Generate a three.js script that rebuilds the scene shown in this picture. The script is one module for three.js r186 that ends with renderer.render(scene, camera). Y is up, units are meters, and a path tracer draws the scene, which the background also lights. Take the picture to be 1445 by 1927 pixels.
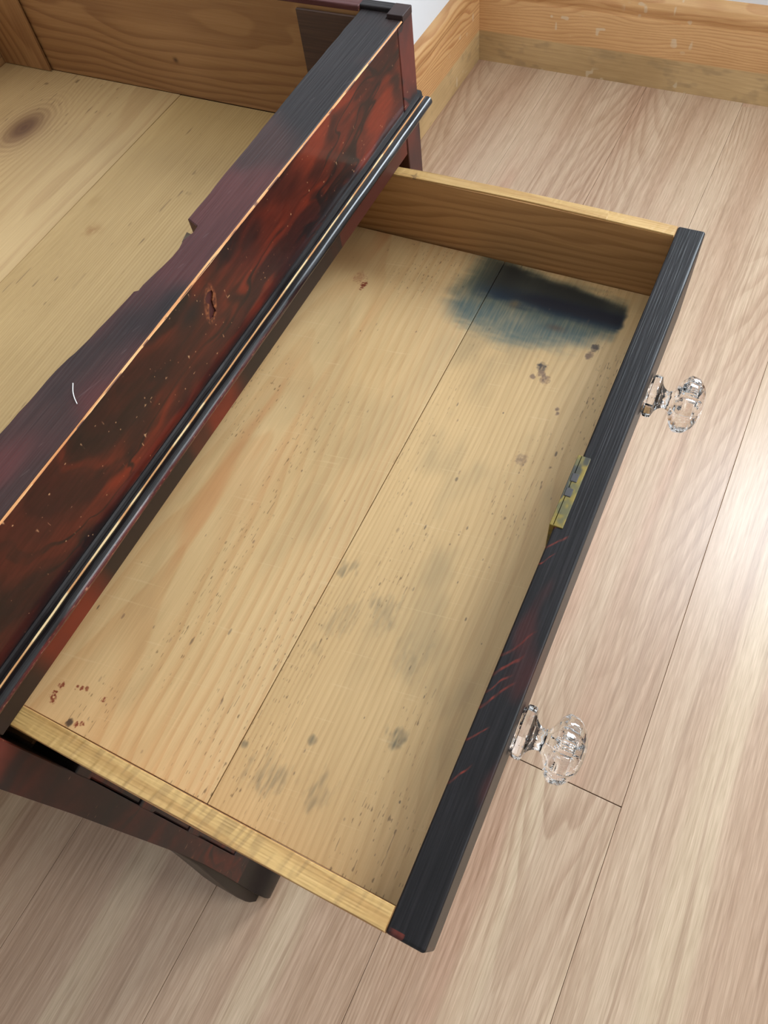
import * as THREE from 'three';
import { RoundedBoxGeometry } from 'three/addons/geometries/RoundedBoxGeometry.js';
import { mergeGeometries, toCreasedNormals } from 'three/addons/utils/BufferGeometryUtils.js';
import { RectAreaLightUniformsLib } from 'three/addons/lights/RectAreaLightUniformsLib.js';

// ------------------------------------------------------------------ camera, sky, light, exposure
const scene = new THREE.Scene();
const camera = new THREE.PerspectiveCamera(69.36, 1445 / 1927, 0.02, 30);
const CAM = new THREE.Vector3(0.1911, 0.952, 0.3283);
camera.position.copy(CAM);
camera.rotation.set(-1.03358, 0.62581, -0.20566, 'YXZ');
camera.updateMatrixWorld();
const ROOM_TURN = -0.0174;                       // the chest stands one degree out of true with the room
scene.background = new THREE.Color(0.80, 0.88, 1.0);
scene.backgroundIntensity = 1.2;
const renderer = new THREE.WebGLRenderer({ antialias: true });
renderer.toneMapping = THREE.LinearToneMapping;
renderer.toneMappingExposure = 0.60;
renderer.shadowMap.enabled = true;
RectAreaLightUniformsLib.init();
const WINDOW = { x0: 0.17, x1: 0.77, y0: 1.00, y1: 1.98 };   // opening in the far wall, room frame
const daylight = new THREE.RectAreaLight(new THREE.Color(0.82, 0.92, 1.0), 50, WINDOW.x1 - WINDOW.x0 - 0.1, WINDOW.y1 - WINDOW.y0 - 0.1);
daylight.name = 'window_daylight';
const WALL_FAR = -1.6224, WALL_LEFT = -0.694;    // wall faces, room frame (origin below the camera)
const WINDOW_2 = { z0: -1.25, z1: -0.35, y0: 1.00, y1: 1.95 };    // and one in the right wall
const WALL_RIGHT = 1.8;
const daylight2 = new THREE.RectAreaLight(new THREE.Color(0.90, 0.96, 1.0), 22, WINDOW_2.z1 - WINDOW_2.z0 - 0.1, WINDOW_2.y1 - WINDOW_2.y0 - 0.1);
daylight2.name = 'second_window_daylight';
const toWorld = (x, y, z) => new THREE.Vector3(x, y, z).applyAxisAngle(new THREE.Vector3(0, 1, 0), ROOM_TURN).add(new THREE.Vector3(CAM.x, 0, CAM.z));
{
  const mx = (WINDOW.x0 + WINDOW.x1) / 2, my = (WINDOW.y0 + WINDOW.y1) / 2;
  daylight.position.copy(toWorld(mx, my, WALL_FAR + 0.01));
  daylight.lookAt(toWorld(mx, my - 0.05, WALL_FAR + 1.0));
  scene.add(daylight);
  const mz = (WINDOW_2.z0 + WINDOW_2.z1) / 2, ny = (WINDOW_2.y0 + WINDOW_2.y1) / 2;
  daylight2.position.copy(toWorld(WALL_RIGHT - 0.01, ny, mz)); daylight2.lookAt(toWorld(WALL_RIGHT - 1, ny - 0.05, mz)); scene.add(daylight2);
}

// ------------------------------------------------------------------ noise
let seedState = 7;
const rnd = () => { seedState = (seedState * 1664525 + 1013904223) >>> 0; return seedState / 4294967296; };
const LAT = new Float32Array(65536); for (let i = 0; i < 65536; i++) LAT[i] = rnd();
const fade = (t) => t * t * (3 - 2 * t);
function noise(x, y) {
  const xi = Math.floor(x), yi = Math.floor(y), fx = fade(x - xi), fy = fade(y - yi);
  const a = (xi & 255), b = ((xi + 1) & 255), c = (yi & 255) << 8, d = ((yi + 1) & 255) << 8;
  const p = LAT[a | c], q = LAT[b | c], r = LAT[a | d], s = LAT[b | d];
  return p + (q - p) * fx + (r - p) * fy + (p - q - r + s) * fx * fy;
}
const fbm = (x, y, n = 4) => { let s = 0, a = 0.5, t = 0; for (let i = 0; i < n; i++) { s += a * noise(x, y); t += a; x = x * 2.03 + 17.3; y = y * 2.03 + 9.1; a *= 0.5; } return s / t; };
const sstep = (a, b, x) => { const t = Math.min(1, Math.max(0, (x - a) / (b - a))); return t * t * (3 - 2 * t); };
const mix = (a, b, t) => [a[0] + (b[0] - a[0]) * t, a[1] + (b[1] - a[1]) * t, a[2] + (b[2] - a[2]) * t];
const clamp01 = (t) => Math.min(1, Math.max(0, t));

// texture over [0,U] x [0,V] metres; f(u, v) returns an sRGB triple (0..255)
function tex(w, h, U, V, f, grey = false) {
  const d = new Uint8Array(w * h * 4);
  for (let j = 0; j < h; j++) for (let i = 0; i < w; i++) {
    const c = f((i + 0.5) / w * U, (j + 0.5) / h * V), o = (j * w + i) * 4;
    if (grey) { d[o] = d[o + 1] = d[o + 2] = clamp01(c) * 255; } else { d[o] = Math.min(255, Math.max(0, c[0])); d[o + 1] = Math.min(255, Math.max(0, c[1])); d[o + 2] = Math.min(255, Math.max(0, c[2])); }
    d[o + 3] = 255;
  }
  const t = new THREE.DataTexture(d, w, h, THREE.RGBAFormat);
  t.colorSpace = grey ? THREE.NoColorSpace : THREE.SRGBColorSpace;
  t.wrapS = t.wrapT = THREE.RepeatWrapping; t.magFilter = THREE.LinearFilter; t.minFilter = THREE.LinearMipmapLinearFilter; t.generateMipmaps = true; t.needsUpdate = true;
  return t;
}

// growth rings of a plain-sawn board: u along the grain, v across, both in metres
function rings(u, v, o) {
  const vv = v - o.vc + 0.012 * (fbm(u * 3 + o.s, v * 4 + o.s, 2) - 0.5);
  const R = o.b * u + vv * vv * o.c + (o.w || 1.6) * (fbm(u * 5 + o.s * 3, v * 22 + o.s, 3) - 0.5) + Math.abs(vv) * (o.k || 0);
  const t = R - Math.floor(R);
  return sstep(0.35, 0.9, t) * (1 - sstep(0.92, 1.0, t));
}
const PINE = { light: [205, 175, 128], late: [184, 140, 88] };
function pine(u, v, o) {
  const r = rings(u, v, o);
  const fibre = noise(u * 60 + o.s, v * 2600), fibre2 = noise(u * 14 + 3, v * 700 + o.s);
  const blotch = fbm(u * 9 + o.s, v * 14, 3) - 0.5;
  let c = mix(o.light || PINE.light, o.late || PINE.late, clamp01(r * (o.contrast ?? 0.6) * (0.4 + 1.1 * noise(u * 4 + o.s * 2, v * 9))));
  const g = (fibre - 0.5) * 9 + (fibre2 - 0.5) * 8 + blotch * (o.blotch ?? 26);
  return [c[0] + g, c[1] + g * 0.98, c[2] + g * 0.9];
}

// ------------------------------------------------------------------ materials
const std = (p) => new THREE.MeshStandardMaterial(p), phys = (p) => new THREE.MeshPhysicalMaterial(p);
const M = {};
M.wall = std({ color: new THREE.Color(0.78, 0.80, 0.83), roughness: 0.9 });
M.wallDim = std({ color: new THREE.Color(0.78, 0.77, 0.75), roughness: 0.9 });
M.ceiling = std({ color: new THREE.Color(0.60, 0.60, 0.59), roughness: 0.95 });
M.windowFrame = std({ color: 0xf0f0ee, roughness: 0.4 });
M.pane = phys({ color: 0xffffff, transmission: 1, thickness: 0, roughness: 0.0, ior: 1.5 });
M.groove = std({ color: new THREE.Color(0.14, 0.10, 0.07), roughness: 0.9 });

// laminate oak: one texture per plank kind
const PL = 1.385, PW = 0.1966;
function oakTexture(s, tone, vc, b, k2) {
  return tex(512, 2048, PW, PL, (v, u) => {
    const o = { s, vc: PW * vc, b, c: k2, q: 1 };
    const warp = 0.010 * (fbm(u * 4 + s, v * 16, 3) - 0.5) * 2;
    const vv = v + warp;
    const band = fbm(u * 1.1 + s * 2, vv * 17 + s, 3);                       // broad streaks along the plank
    const band2 = fbm(u * 2.2 + s, vv * 95 + s * 5, 3);
    const r = rings(u, v, o);
    let c = mix([193, 166, 139], [178, 147, 121], sstep(0.28, 0.72, band + tone));
    c = mix(c, [164, 130, 104], 0.40 * sstep(0.54, 0.82, band2 * 0.5 + band * 0.5 + tone * 0.5));
    c = mix(c, [180, 140, 115], 0.60 * sstep(0.48, 0.72, fbm(u * 1.6 + s * 7, vv * 12 + 4, 3)));   // pinkish clouds
    c = mix(c, [208, 187, 155], 0.45 * sstep(0.55, 0.75, fbm(u * 0.5 + s * 3, vv * 20 + 40, 2)));  // pale streaks
    c = mix(c, [152, 120, 96], 0.34 * sstep(0.60, 0.80, fbm(u * 1.6 + s, vv * 210, 2)));
    c = mix(c, [148, 114, 89], 0.46 * r * sstep(0.35, 0.8, noise(u * 2.2 + s, v * 9)));
    const pore = noise(u * 42 + s, v * 1500), fine = noise(u * 110, v * 3300 + s);
    const g = (pore - 0.5) * 22 + (fine - 0.5) * 12 + (noise(u * 9, v * 420 + s) - 0.5) * 14;
    return [c[0] + g, c[1] + g, c[2] + g];
  });
}
const oak = [oakTexture(1.7, 0.05, 0.5, 9, 900), oakTexture(5.3, -0.10, 0.25, 7, 700), oakTexture(9.1, 0.10, 0.7, 8, 1000), oakTexture(13.9, -0.02, 0.4, 11, 650)];
M.oak = oak.map((t) => std({ map: t, roughness: 0.34 }));
M.oakEdge = std({ color: new THREE.Color(0.24, 0.18, 0.13), roughness: 0.8 });

// pine skirting: stripped lower band, grain along u, height along v
const skirtTex = tex(2048, 256, 1.6, 0.2, (u, v) => {
  const low = 1 - sstep(0.060, 0.064, v + 0.003 * (noise(u * 8, 1) - 0.5));
  let c = pine(u, v, { s: 21, vc: 0.19, b: 7, c: 900, w: 5, contrast: 0.5, light: [206, 160, 108], late: [164, 108, 64], blotch: 18 });
  if (low > 0) {
    const d = pine(u, v, { s: 27, vc: 0.0, b: 4, c: 1500, contrast: 0.25, light: [190, 158, 112], late: [160, 128, 86], blotch: 40 });
    const dirt = sstep(0.56, 0.8, fbm(u * 30, v * 60, 3));
    c = mix(c, mix(d, [128, 108, 80], dirt * 0.3), low);
  }
  const nick = sstep(0.80, 0.86, noise(u * 90 + 5, v * 90)) * sstep(0.6, 0.8, noise(u * 11, v * 20 + 3));
  return mix(c, [214, 200, 178], nick * 0.5);
});
M.skirt = std({ map: skirtTex, roughness: 0.45 });

// drawer bottom: x in [-0.14, 0.16], z in [-0.11, 0.35]; u along z
const spots = [];   // small stains: [x, z, rx, rz, colour, strength]
const GREY = [92, 84, 66], RUST = [120, 52, 34], DARK = [58, 46, 40], BROWN = [112, 84, 66];
for (const [x, z, r, c, a] of [
  [0.1019, -0.0150, 0.0035, DARK, 0.8], [0.1076, -0.0044, 0.0034, BROWN, 0.85], [0.1040, -0.0085, 0.0028, BROWN, 0.8], [0.1306, -0.0438, 0.003, DARK, 0.8], [0.1290, -0.0360, 0.003, BROWN, 0.8], [0.0990, -0.004, 0.002, BROWN, 0.7],
  [0.1167, 0.2567, 0.0062, GREY, 0.8], [0.0544, 0.2299, 0.0045, GREY, 0.35], [0.0786, 0.1943, 0.011, GREY, 0.32], [0.0467, 0.1760, 0.0065, GREY, 0.45], [0.0761, 0.2765, 0.0028, GREY, 0.6],
  [0.0424, 0.2949, 0.0025, GREY, 0.6], [0.1157, 0.0637, 0.004, BROWN, 0.45], [0.062, 0.305, 0.012, GREY, 0.38], [0.090, 0.300, 0.010, GREY, 0.34], [0.060, 0.210, 0.012, GREY, 0.22], [0.105, 0.215, 0.012, GREY, 0.22],
  [-0.0536, -0.0462, 0.0024, RUST, 0.9], [-0.0536, -0.0420, 0.0018, RUST, 0.7], [-0.060, -0.052, 0.005, RUST, 0.25], [0.1235, 0.0165, 0.0016, BROWN, 0.8], [0.1250, 0.0200, 0.0014, BROWN, 0.8],
  [-0.0758, 0.3115, 0.0018, RUST, 0.9], [-0.0768, 0.3170, 0.0020, RUST, 0.9], [-0.0745, 0.3205, 0.0018, RUST, 0.8], [-0.0470, 0.3073, 0.0014, RUST, 0.8], [-0.0574, 0.3270, 0.0020, DARK, 0.8], [-0.0530, 0.3260, 0.0014, RUST, 0.9], [-0.0500, 0.3245, 0.0014, RUST, 0.8],
  [-0.066, 0.3085, 0.0012, RUST, 0.8], [-0.063, 0.3075, 0.0012, RUST, 0.8], [-0.060, 0.3065, 0.0012, RUST, 0.7],
]) spots.push([x, z, r, r * 1.25, c, a]);
for (let i = 0; i < 130; i++) { const r = 0.0003 + 0.0010 * rnd() * rnd(); spots.push([-0.10 + 0.25 * rnd(), -0.10 + 0.43 * rnd(), r * 0.8, r * (1.2 + 2 * rnd()), rnd() < 0.75 ? DARK : BROWN, 0.2 + 0.4 * rnd()]); }
const spotGrid = new Map();
for (const s of spots) { const m = Math.max(s[2], s[3]) * 1.8; for (let a = Math.floor((s[0] - m) / 0.01); a <= Math.floor((s[0] + m) / 0.01); a++) for (let b = Math.floor((s[1] - m) / 0.01); b <= Math.floor((s[1] + m) / 0.01); b++) { const k = a * 1000 + b; if (!spotGrid.has(k)) spotGrid.set(k, []); spotGrid.get(k).push(s); } }
function inkStain(x, z) {           // blue ink, spilled across the grain near the far end: [dark core, blue wash]
  const e = (fbm(x * 60, z * 160 + 3, 3) - 0.5);
  const edgeX = sstep(0.004, 0.030, x + 0.012 * e) * (1 - sstep(0.138, 0.143, x + 0.004 * e));
  const mid = -0.0740 + 0.06 * (x - 0.05);
  const up = mid - 0.026 + 0.16 * Math.max(0, x - 0.03) * 0.6 - 0.004, lo = mid + 0.009 - 0.06 * Math.max(0, x - 0.09) + 0.012 * sstep(0.09, 0.02, x) * 0;
  const core = sstep(up - 0.006, up + 0.004, z + 0.006 * e) * (1 - sstep(lo - 0.006, lo + 0.005, z + 0.008 * e)) * edgeX * sstep(0.012, 0.050, x);
  const wlo = -0.036 + 0.012 * Math.sin((x - 0.02) * 30) - 0.010 * sstep(0.11, 0.15, x);
  const wash = sstep(up - 0.010, up + 0.006, z + 0.010 * e) * (1 - sstep(wlo - 0.018, wlo + 0.006, z + 0.014 * e)) * edgeX;
  return [core, wash];
}
const drawerBottomTex = tex(2048, 1024, 0.46, 0.30, (uu, vv) => {
  const z = uu - 0.11, x = vv - 0.14, left = x < 0.04;
  let c = left
    ? pine(z, x, { s: 31, vc: -0.066, b: -11, c: 1000, w: 3, contrast: 0.40, light: [210, 175, 125], late: [190, 140, 90], blotch: 22 })
    : pine(z, x, { s: 37, vc: 0.20, b: 3, c: 1100, w: 4, contrast: 0.30, light: [208, 172, 120], late: [182, 140, 90], blotch: 26 });
  // reddish flame of the left board
  if (left) { const fl = sstep(0.58, 0.78, fbm(z * 7 + 2, (x + 0.066) * 60, 3)) * Math.exp(-(((x + 0.062) / 0.03) ** 2)); c = mix(c, [196, 132, 82], fl * 0.5); }
  // knotty dark patch in the far left corner
  const kd = Math.exp(-(((x + 0.078) / 0.03) ** 2) - (((z + 0.072) / 0.022) ** 2)); c = mix(c, [150, 108, 68], kd * 0.55);
  // short dark pores along the grain
  const pz = noise(z * 240, x * 2000 + 2), pk = noise(z * 12, x * 40 + 7); c = mix(c, [96, 72, 46], 0.55 * sstep(0.86, 0.95, pz) * sstep(0.45, 0.7, pk));
  // grey handling dirt
  const dirt = sstep(0.52, 0.80, fbm(z * 14 + 8, x * 30, 4)) * (left ? 0.22 : 0.5); c = mix(c, [120, 106, 78], dirt * 0.55);
  // fine cross scratches
  const sc = sstep(0.90, 0.96, noise(z * 1100 + x * 160, x * 26)); c = mix(c, [222, 194, 148], sc * 0.25);
  const [core, wash] = inkStain(x, z);
  const streak = 0.78 + 0.35 * (noise(z * 90, x * 1500) - 0.3) + 0.5 * (fbm(z * 60, x * 60, 3) - 0.5);
  c = mix(c, mix([80, 88, 74], [76, 92, 90], sstep(-0.075, -0.05, z)), clamp01(wash * 0.92 * streak));
  c = mix(c, mix([40, 42, 38], [18, 38, 56], sstep(-0.085, -0.066, z)), clamp01(wash * core * (0.86 + 0.3 * (noise(z * 40, x * 60) - 0.3))));
  c = mix(c, [16, 22, 34], clamp01(core * 1.2 * Math.exp(-(((z + 0.0740) / 0.0060) ** 2)) * sstep(0.04, 0.09, x)));
  const rust = Math.exp(-(((x - 0.0627) / 0.0035) ** 2) - (((z + 0.065) / 0.004) ** 2)); c = mix(c, [128, 96, 56], rust * 0.55);
  const rust2 = Math.exp(-(((x - 0.0987) / 0.007) ** 2) - (((z + 0.0525) / 0.003) ** 2)); c = mix(c, [88, 66, 50], rust2 * 0.6);
  const list = spotGrid.get(Math.floor(x / 0.01) * 1000 + Math.floor(z / 0.01));
  if (list) for (const s of list) { const q = ((x - s[0]) / s[2]) ** 2 + ((z - s[1]) / s[3]) ** 2 + (s[4] === RUST ? 3.0 * (fbm(x * 900, z * 900, 2) - 0.45) : s[4] === GREY ? 2.6 * (fbm(x * 220, z * 110, 3) - 0.4) : 1.6 * (fbm(x * 500, z * 500, 2) - 0.5)); if (q < 1.4) c = mix(c, s[4], s[5] * (1 - sstep(0.0, 1.4, q)) * (s[4] === GREY ? 0.15 + 1.0 * noise(x * 900, z * 160) : s[2] > 0.003 ? 0.4 + 0.9 * noise(x * 900, z * 500) : 1)); }
  return c;
});
M.drawerBottom = std({ map: drawerBottomTex, roughness: 0.42 });

// generic pine for drawer sides (u along), rough pale top edges
const sideTex = tex(1024, 256, 0.5, 0.12, (u, v) => pine(u, v, { s: 43, vc: 0.13, b: 6, c: 700, w: 5, contrast: 0.55, light: [170, 124, 74], late: [130, 86, 46], blotch: 30 }));
M.drawerSide = std({ map: sideTex, roughness: 0.55 });
const edgeTex = tex(2048, 64, 0.5, 0.02, (u, v) => {
  let c = pine(u, v, { s: 47, vc: 0.05, b: 6, c: 900, contrast: 0.4, light: [186, 148, 90], late: [156, 113, 60], blotch: 34 });
  const saw = sstep(0.10, 0.18, u) * (1 - sstep(0.26, 0.36, u));
  const m = noise(u * 520 + 3 * v * 50, v * 60); c = mix(c, [150, 118, 74], 0.4 * saw * sstep(0.55, 0.8, m));
  c = mix(c, [84, 62, 40], 0.7 * sstep(0.80, 0.9, noise(u * 200, v * 500 + 5)) * sstep(0.5, 0.7, noise(u * 20, 7)));
  return c;
});
const edgeBump = tex(2048, 64, 0.5, 0.02, (u, v) => 0.5 + (noise(u * 520 + 150 * v, v * 120) - 0.5) * (0.25 + 0.75 * sstep(0.10, 0.18, u) * (1 - sstep(0.28, 0.36, u))) + (noise(u * 90, v * 1500) - 0.5) * 0.3, true);
M.drawerEdge = std({ map: edgeTex, bumpMap: edgeBump, bumpScale: 0.0006, roughness: 0.5 });

// chest bottom boards: x in [-0.48, -0.06], z in [-0.15, 0.37]; u along z
const chestBottomTex = tex(1536, 1024, 0.52, 0.42, (uu, vv) => {
  const z = uu - 0.15, x = vv - 0.48, inner = x < -0.2685;
  const kx = x + 0.378, kz = (z + 0.062) * 0.62, kr = Math.hypot(kx, kz);              // a knot pushes the grain aside
  const push = 0.020 * Math.exp(-((kz / 0.03) ** 2)) * Math.sign(kx) * Math.exp(-Math.abs(kx) / 0.03);
  let c = inner
    ? pine(z, x - push, { s: 51, vc: -0.30, b: 3, c: 1600, contrast: 0.24, light: [188, 155, 106], late: [148, 108, 64], blotch: 22 })
    : pine(z, x, { s: 57, vc: -0.10, b: 8, c: 2400, contrast: 0.35, light: [184, 151, 98], late: [152, 114, 64], blotch: 26 });
  if (inner) {
    const ring = 0.5 + 0.5 * Math.sin(kr * 1500 + 3 * noise(x * 80, z * 80));
    c = mix(c, [96, 62, 36], clamp01(Math.exp(-((kr / 0.012) ** 2)) * 1.1));
    c = mix(c, [120, 84, 50], Math.exp(-((kr / 0.022) ** 2)) * 0.55 * ring);
  }
  const m1 = Math.exp(-((((x + 0.2365) / 0.006) ** 2)) - (((z - 0.026) / 0.006) ** 2)) * sstep(0.4, 0.7, fbm(x * 200, z * 200, 3)); c = mix(c, [150, 108, 58], m1 * 0.8);
  const m2 = Math.exp(-((((x + 0.256) / 0.004) ** 2)) - (((z + 0.002) / 0.006) ** 2)); c = mix(c, [160, 124, 72], m2 * 0.5);
  const pz = noise(z * 90, x * 500 + 2), pk = noise(z * 9, x * 30 + 7); c = mix(c, [104, 76, 46], 0.6 * sstep(0.88, 0.96, pz) * sstep(0.5, 0.7, pk));
  return c;
});
M.chestBottom = std({ map: chestBottomTex, roughness: 0.55 });
const liningTex = tex(1024, 512, 0.5, 0.12, (u, v) => {
  let c = pine(u, v, { s: 61, vc: 0.14, b: 5, c: 560, w: 5, contrast: 0.5, light: [150, 107, 63], late: [116, 75, 40], blotch: 26 });
  const kn = Math.exp(-(((u - 0.205) / 0.0022) ** 2) - (((v - 0.047) / 0.002) ** 2)); return mix(c, [70, 42, 22], kn * 0.8);
});
M.lining = std({ map: liningTex, roughness: 0.55 });

// painted rosewood graining for the front: z in [-0.16, 0.38], y in [0.59, 0.71]; u along z
const flameAt = (u, v, s) => {
  const wx = fbm(u * 7 + s, v * 18 + s, 4) - 0.5, wy = fbm(u * 6 + 31 + s, v * 14, 4) - 0.5;
  const a = u * 5.5 + v * 7 + wx * 3.0, b = v * 26 - u * 9 + wy * 5.5;
  const n = fbm(a + s, b, 4), m = fbm(a * 2.2 + 9, b * 2.4 + s, 3), l = fbm(u * 9 + 5 + s, v * 10 + wx * 2, 3);
  const h = noise(u * 140, v * 900) - 0.5;
  let c = mix([46, 15, 12], [106, 34, 17], sstep(0.42, 0.68, n) * sstep(0.25, 0.62, l));
  c = mix(c, [22, 12, 13], 0.9 * sstep(0.50, 0.64, m) * sstep(0.62, 0.38, n));
  c = mix(c, [34, 12, 12], 0.5 * sstep(0.52, 0.72, fbm(u * 4 + s * 2, v * 16 - u * 14, 3)));
  const vein = 1 - Math.abs(2 * fbm(a * 1.6 + 3, b * 1.3 + 11 + s, 3) - 1); c = mix(c, [16, 9, 10], 0.75 * sstep(0.90, 0.99, vein) * sstep(0.4, 0.6, l));
  return [c[0] + h * 12, c[1] + h * 7, c[2] + h * 6];
};
const flameTex = tex(2048, 512, 0.54, 0.12, (u, v) => {
  const z = u - 0.16, y = v + 0.59; let c = flameAt(u, v, 3);
  c = mix(c, [20, 12, 15], 0.75 * (sstep(0.642, 0.636, y + 0.004 * (noise(u * 30, 3) - 0.5))) * sstep(0.62, 0.63, y));  // brown-black run along the moulding
  const kx = (z - 0.113) + (y - 0.6745) * 0.28, ky = y - 0.6745, kh = Math.hypot(kx / 0.0052, ky / 0.0096); c = mix(c, [168, 104, 62], 0.75 * sstep(1.25, 1.0, kh) * noise(z * 900, y * 900));
  const dk = Math.exp(-((((z - 0.128) / 0.012) ** 2)) - (((y - 0.682) / 0.006) ** 2)); c = mix(c, [18, 15, 20], dk * 0.8);
  const nick = sstep(0.91, 0.96, noise(u * 520, v * 520)) * sstep(0.45, 0.8, noise(u * 300, v * 300 + 9)); c = mix(c, [186, 146, 104], nick * 0.8);
  if (y < 0.622) { const p = fbm(z * 16 + 4, 2.5, 3); c = mix(mix([72, 24, 16], [112, 42, 22], fbm(z * 40, y * 60, 3)), [34, 26, 20], sstep(0.45, 0.58, p) * 0.9); if (z < -0.02) c = mix(c, [96, 34, 22], 0.5); }
  return c;
});
M.flame = phys({ map: flameTex, roughness: 0.45, specularIntensity: 0.45, clearcoat: 0.3, clearcoatRoughness: 0.12 });
const railTex = tex(2048, 128, 0.54, 0.036, (u, v) => {
  const p = fbm(u * 11 + 2, v * 12, 4), q = fbm(u * 14 + 40, v * 22 + 3, 3), f = noise(u * 50, v * 1900) - 0.5;
  let c = mix([58, 38, 35], [33, 27, 27], sstep(0.40, 0.62, p)); c = mix(c, [88, 44, 42], 0.75 * sstep(0.52, 0.72, q));
  const scr = sstep(0.93, 0.97, noise(u * 160 + v * 500, v * 300)); c = mix(c, [120, 110, 112], scr * 0.3);
  return [c[0] + f * 14, c[1] + f * 13, c[2] + f * 13];
});
const railBump = tex(1024, 128, 0.54, 0.036, (u, v) => 0.5 + (noise(u * 40, v * 1400) - 0.5) * 0.8, true);
M.railTop = phys({ map: railTex, roughness: 0.5, specularIntensity: 0.4, bumpMap: railBump, bumpScale: 0.00025 });
const blackTex = tex(2048, 128, 0.5, 0.03, (u, v) => {
  const f = noise(u * 70, v * 2600) - 0.5, g = noise(u * 14, v * 900) - 0.5; let c = [24 + f * 14 + g * 10, 21 + f * 14 + g * 9, 22 + f * 15 + g * 9];
  const near = sstep(0.22, 0.27, u);
  for (const [c0, w0, l0] of [[0.2585, 0.0009, 0.010], [0.268, 0.0006, 0.007], [0.321, 0.0011, 0.013], [0.3315, 0.0013, 0.012], [0.340, 0.0008, 0.010], [0.3475, 0.0012, 0.013], [0.366, 0.0008, 0.009], [0.385, 0.0010, 0.008], [0.243, 0.0025, 0.004]]) { const q = Math.abs(u + 1.5 * v + 0.004 * (fbm(u * 90, v * 200, 2) - 0.5) - c0 - 0.006); c = mix(c, [98, 38, 29], 0.8 * (1 - sstep(w0 * 0.4, w0 * 1.3, q)) * (1 - sstep(l0 * 0.7, l0, v)) * (0.5 + noise(u * 400, v * 900))); }
  const st = noise(u * 90 - v * 420, v * 26 + 3); c = mix(c, [104, 36, 28], 0.8 * near * sstep(0.80, 0.92, st) * sstep(0.45, 0.6, noise(u * 15, 4)));
  c = mix(c, [74, 28, 24], 0.55 * sstep(0.56, 0.75, fbm(u * 16, v * 60, 3)) * near);
  if (u > 0.4535 && v < 0.008) c = mix(c, [140, 50, 34], 0.7 * noise(u * 300, v * 300));
  return c;
});
M.black = phys({ map: blackTex, roughness: 0.40, specularIntensity: 0.45, bumpMap: railBump, bumpScale: 0.00012 });
M.dark = phys({ map: flameTex, roughness: 0.45, clearcoat: 0.3, clearcoatRoughness: 0.3, color: new THREE.Color(0.8, 0.75, 0.75) });
M.strip = phys({ map: flameTex, roughness: 0.5, specularIntensity: 0.55 });
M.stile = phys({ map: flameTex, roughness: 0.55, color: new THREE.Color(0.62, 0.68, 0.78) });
M.foot = phys({ color: new THREE.Color(0.010, 0.007, 0.007), roughness: 0.33, specularIntensity: 0.2 });
const beadTex = tex(2048, 64, 0.54, 0.0145, (u, v) => {          // black bead, its lower side rubbed down to the red ground
  const z = u - 0.16, y = v + 0.6235, worn = sstep(0.6330, 0.6318, y + 0.0012 * (fbm(z * 60, y * 300, 3) - 0.5)) * sstep(0.02, 0.10, z) * (0.35 + 0.9 * fbm(z * 30, 4, 3));
  let c = mix([18, 14, 15], [96, 38, 34], clamp01(worn)); return mix(c, [196, 140, 108], 0.7 * worn * sstep(0.76, 0.9, noise(z * 500, y * 2500)));
});
M.bead = phys({ map: beadTex, roughness: 0.28, specularIntensity: 0.85 });
const fadedTex = tex(512, 256, 0.5, 0.3, (u, v) => { const f = noise(u * 900, v * 30) - 0.5, p = fbm(u * 20, v * 10, 3); const c = mix([86, 58, 40], [58, 36, 26], p); return [c[0] + f * 26, c[1] + f * 20, c[2] + f * 15]; });
M.cheek = std({ map: fadedTex, roughness: 0.6 });
const wornTex = tex(512, 32, 0.25, 0.004, (u, v) => mix(mix([212, 166, 112], [184, 116, 62], noise(u * 40, v * 200)), [84, 44, 30], 0.8 * sstep(0.72, 0.85, noise(u * 130, 5 + v * 100))));
M.worn = std({ map: wornTex, roughness: 0.7 });
M.fillet = std({ map: tex(256, 16, 0.25, 0.004, (u) => mix([226, 194, 146], [196, 142, 92], sstep(0.55, 0.8, noise(u * 90, 3)))), roughness: 0.6 });
const brassTex = tex(256, 128, 0.05, 0.02, (u, v) => { const p = fbm(u * 140, v * 200, 3); return mix(mix([128, 108, 44], [92, 86, 54], sstep(0.4, 0.65, p)), [52, 52, 48], 0.85 * sstep(0.58, 0.72, fbm(u * 90 + 8, v * 160, 3))); });
M.brass = std({ map: brassTex, metalness: 0.25, roughness: 0.42 });
M.bolt = std({ color: new THREE.Color(0.055, 0.05, 0.05), roughness: 0.5, metalness: 0.4 });
M.glass = phys({ color: 0xffffff, transmission: 1, thickness: 0.02, roughness: 0.01, ior: 1.5 });

// ------------------------------------------------------------------ helpers
const ORIGIN = new Map();                        // world origin of every parent
function put(parent, name, geo, mat, info) {
  const o = ORIGIN.get(parent); if (o) geo.translate(-o.x, -o.y, -o.z);
  const m = new THREE.Mesh(geo, mat); m.name = name; m.castShadow = m.receiveShadow = true;
  if (info) Object.assign(m.userData, info);
  parent.add(m); return m;
}
function group(parent, name, x, y, z, info) {
  const g = new THREE.Group(); g.name = name; const o = ORIGIN.get(parent) || new THREE.Vector3();
  g.position.set(x - o.x, y - o.y, z - o.z); ORIGIN.set(g, new THREE.Vector3(x, y, z)); if (info) Object.assign(g.userData, info); parent.add(g); return g;
}
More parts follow.
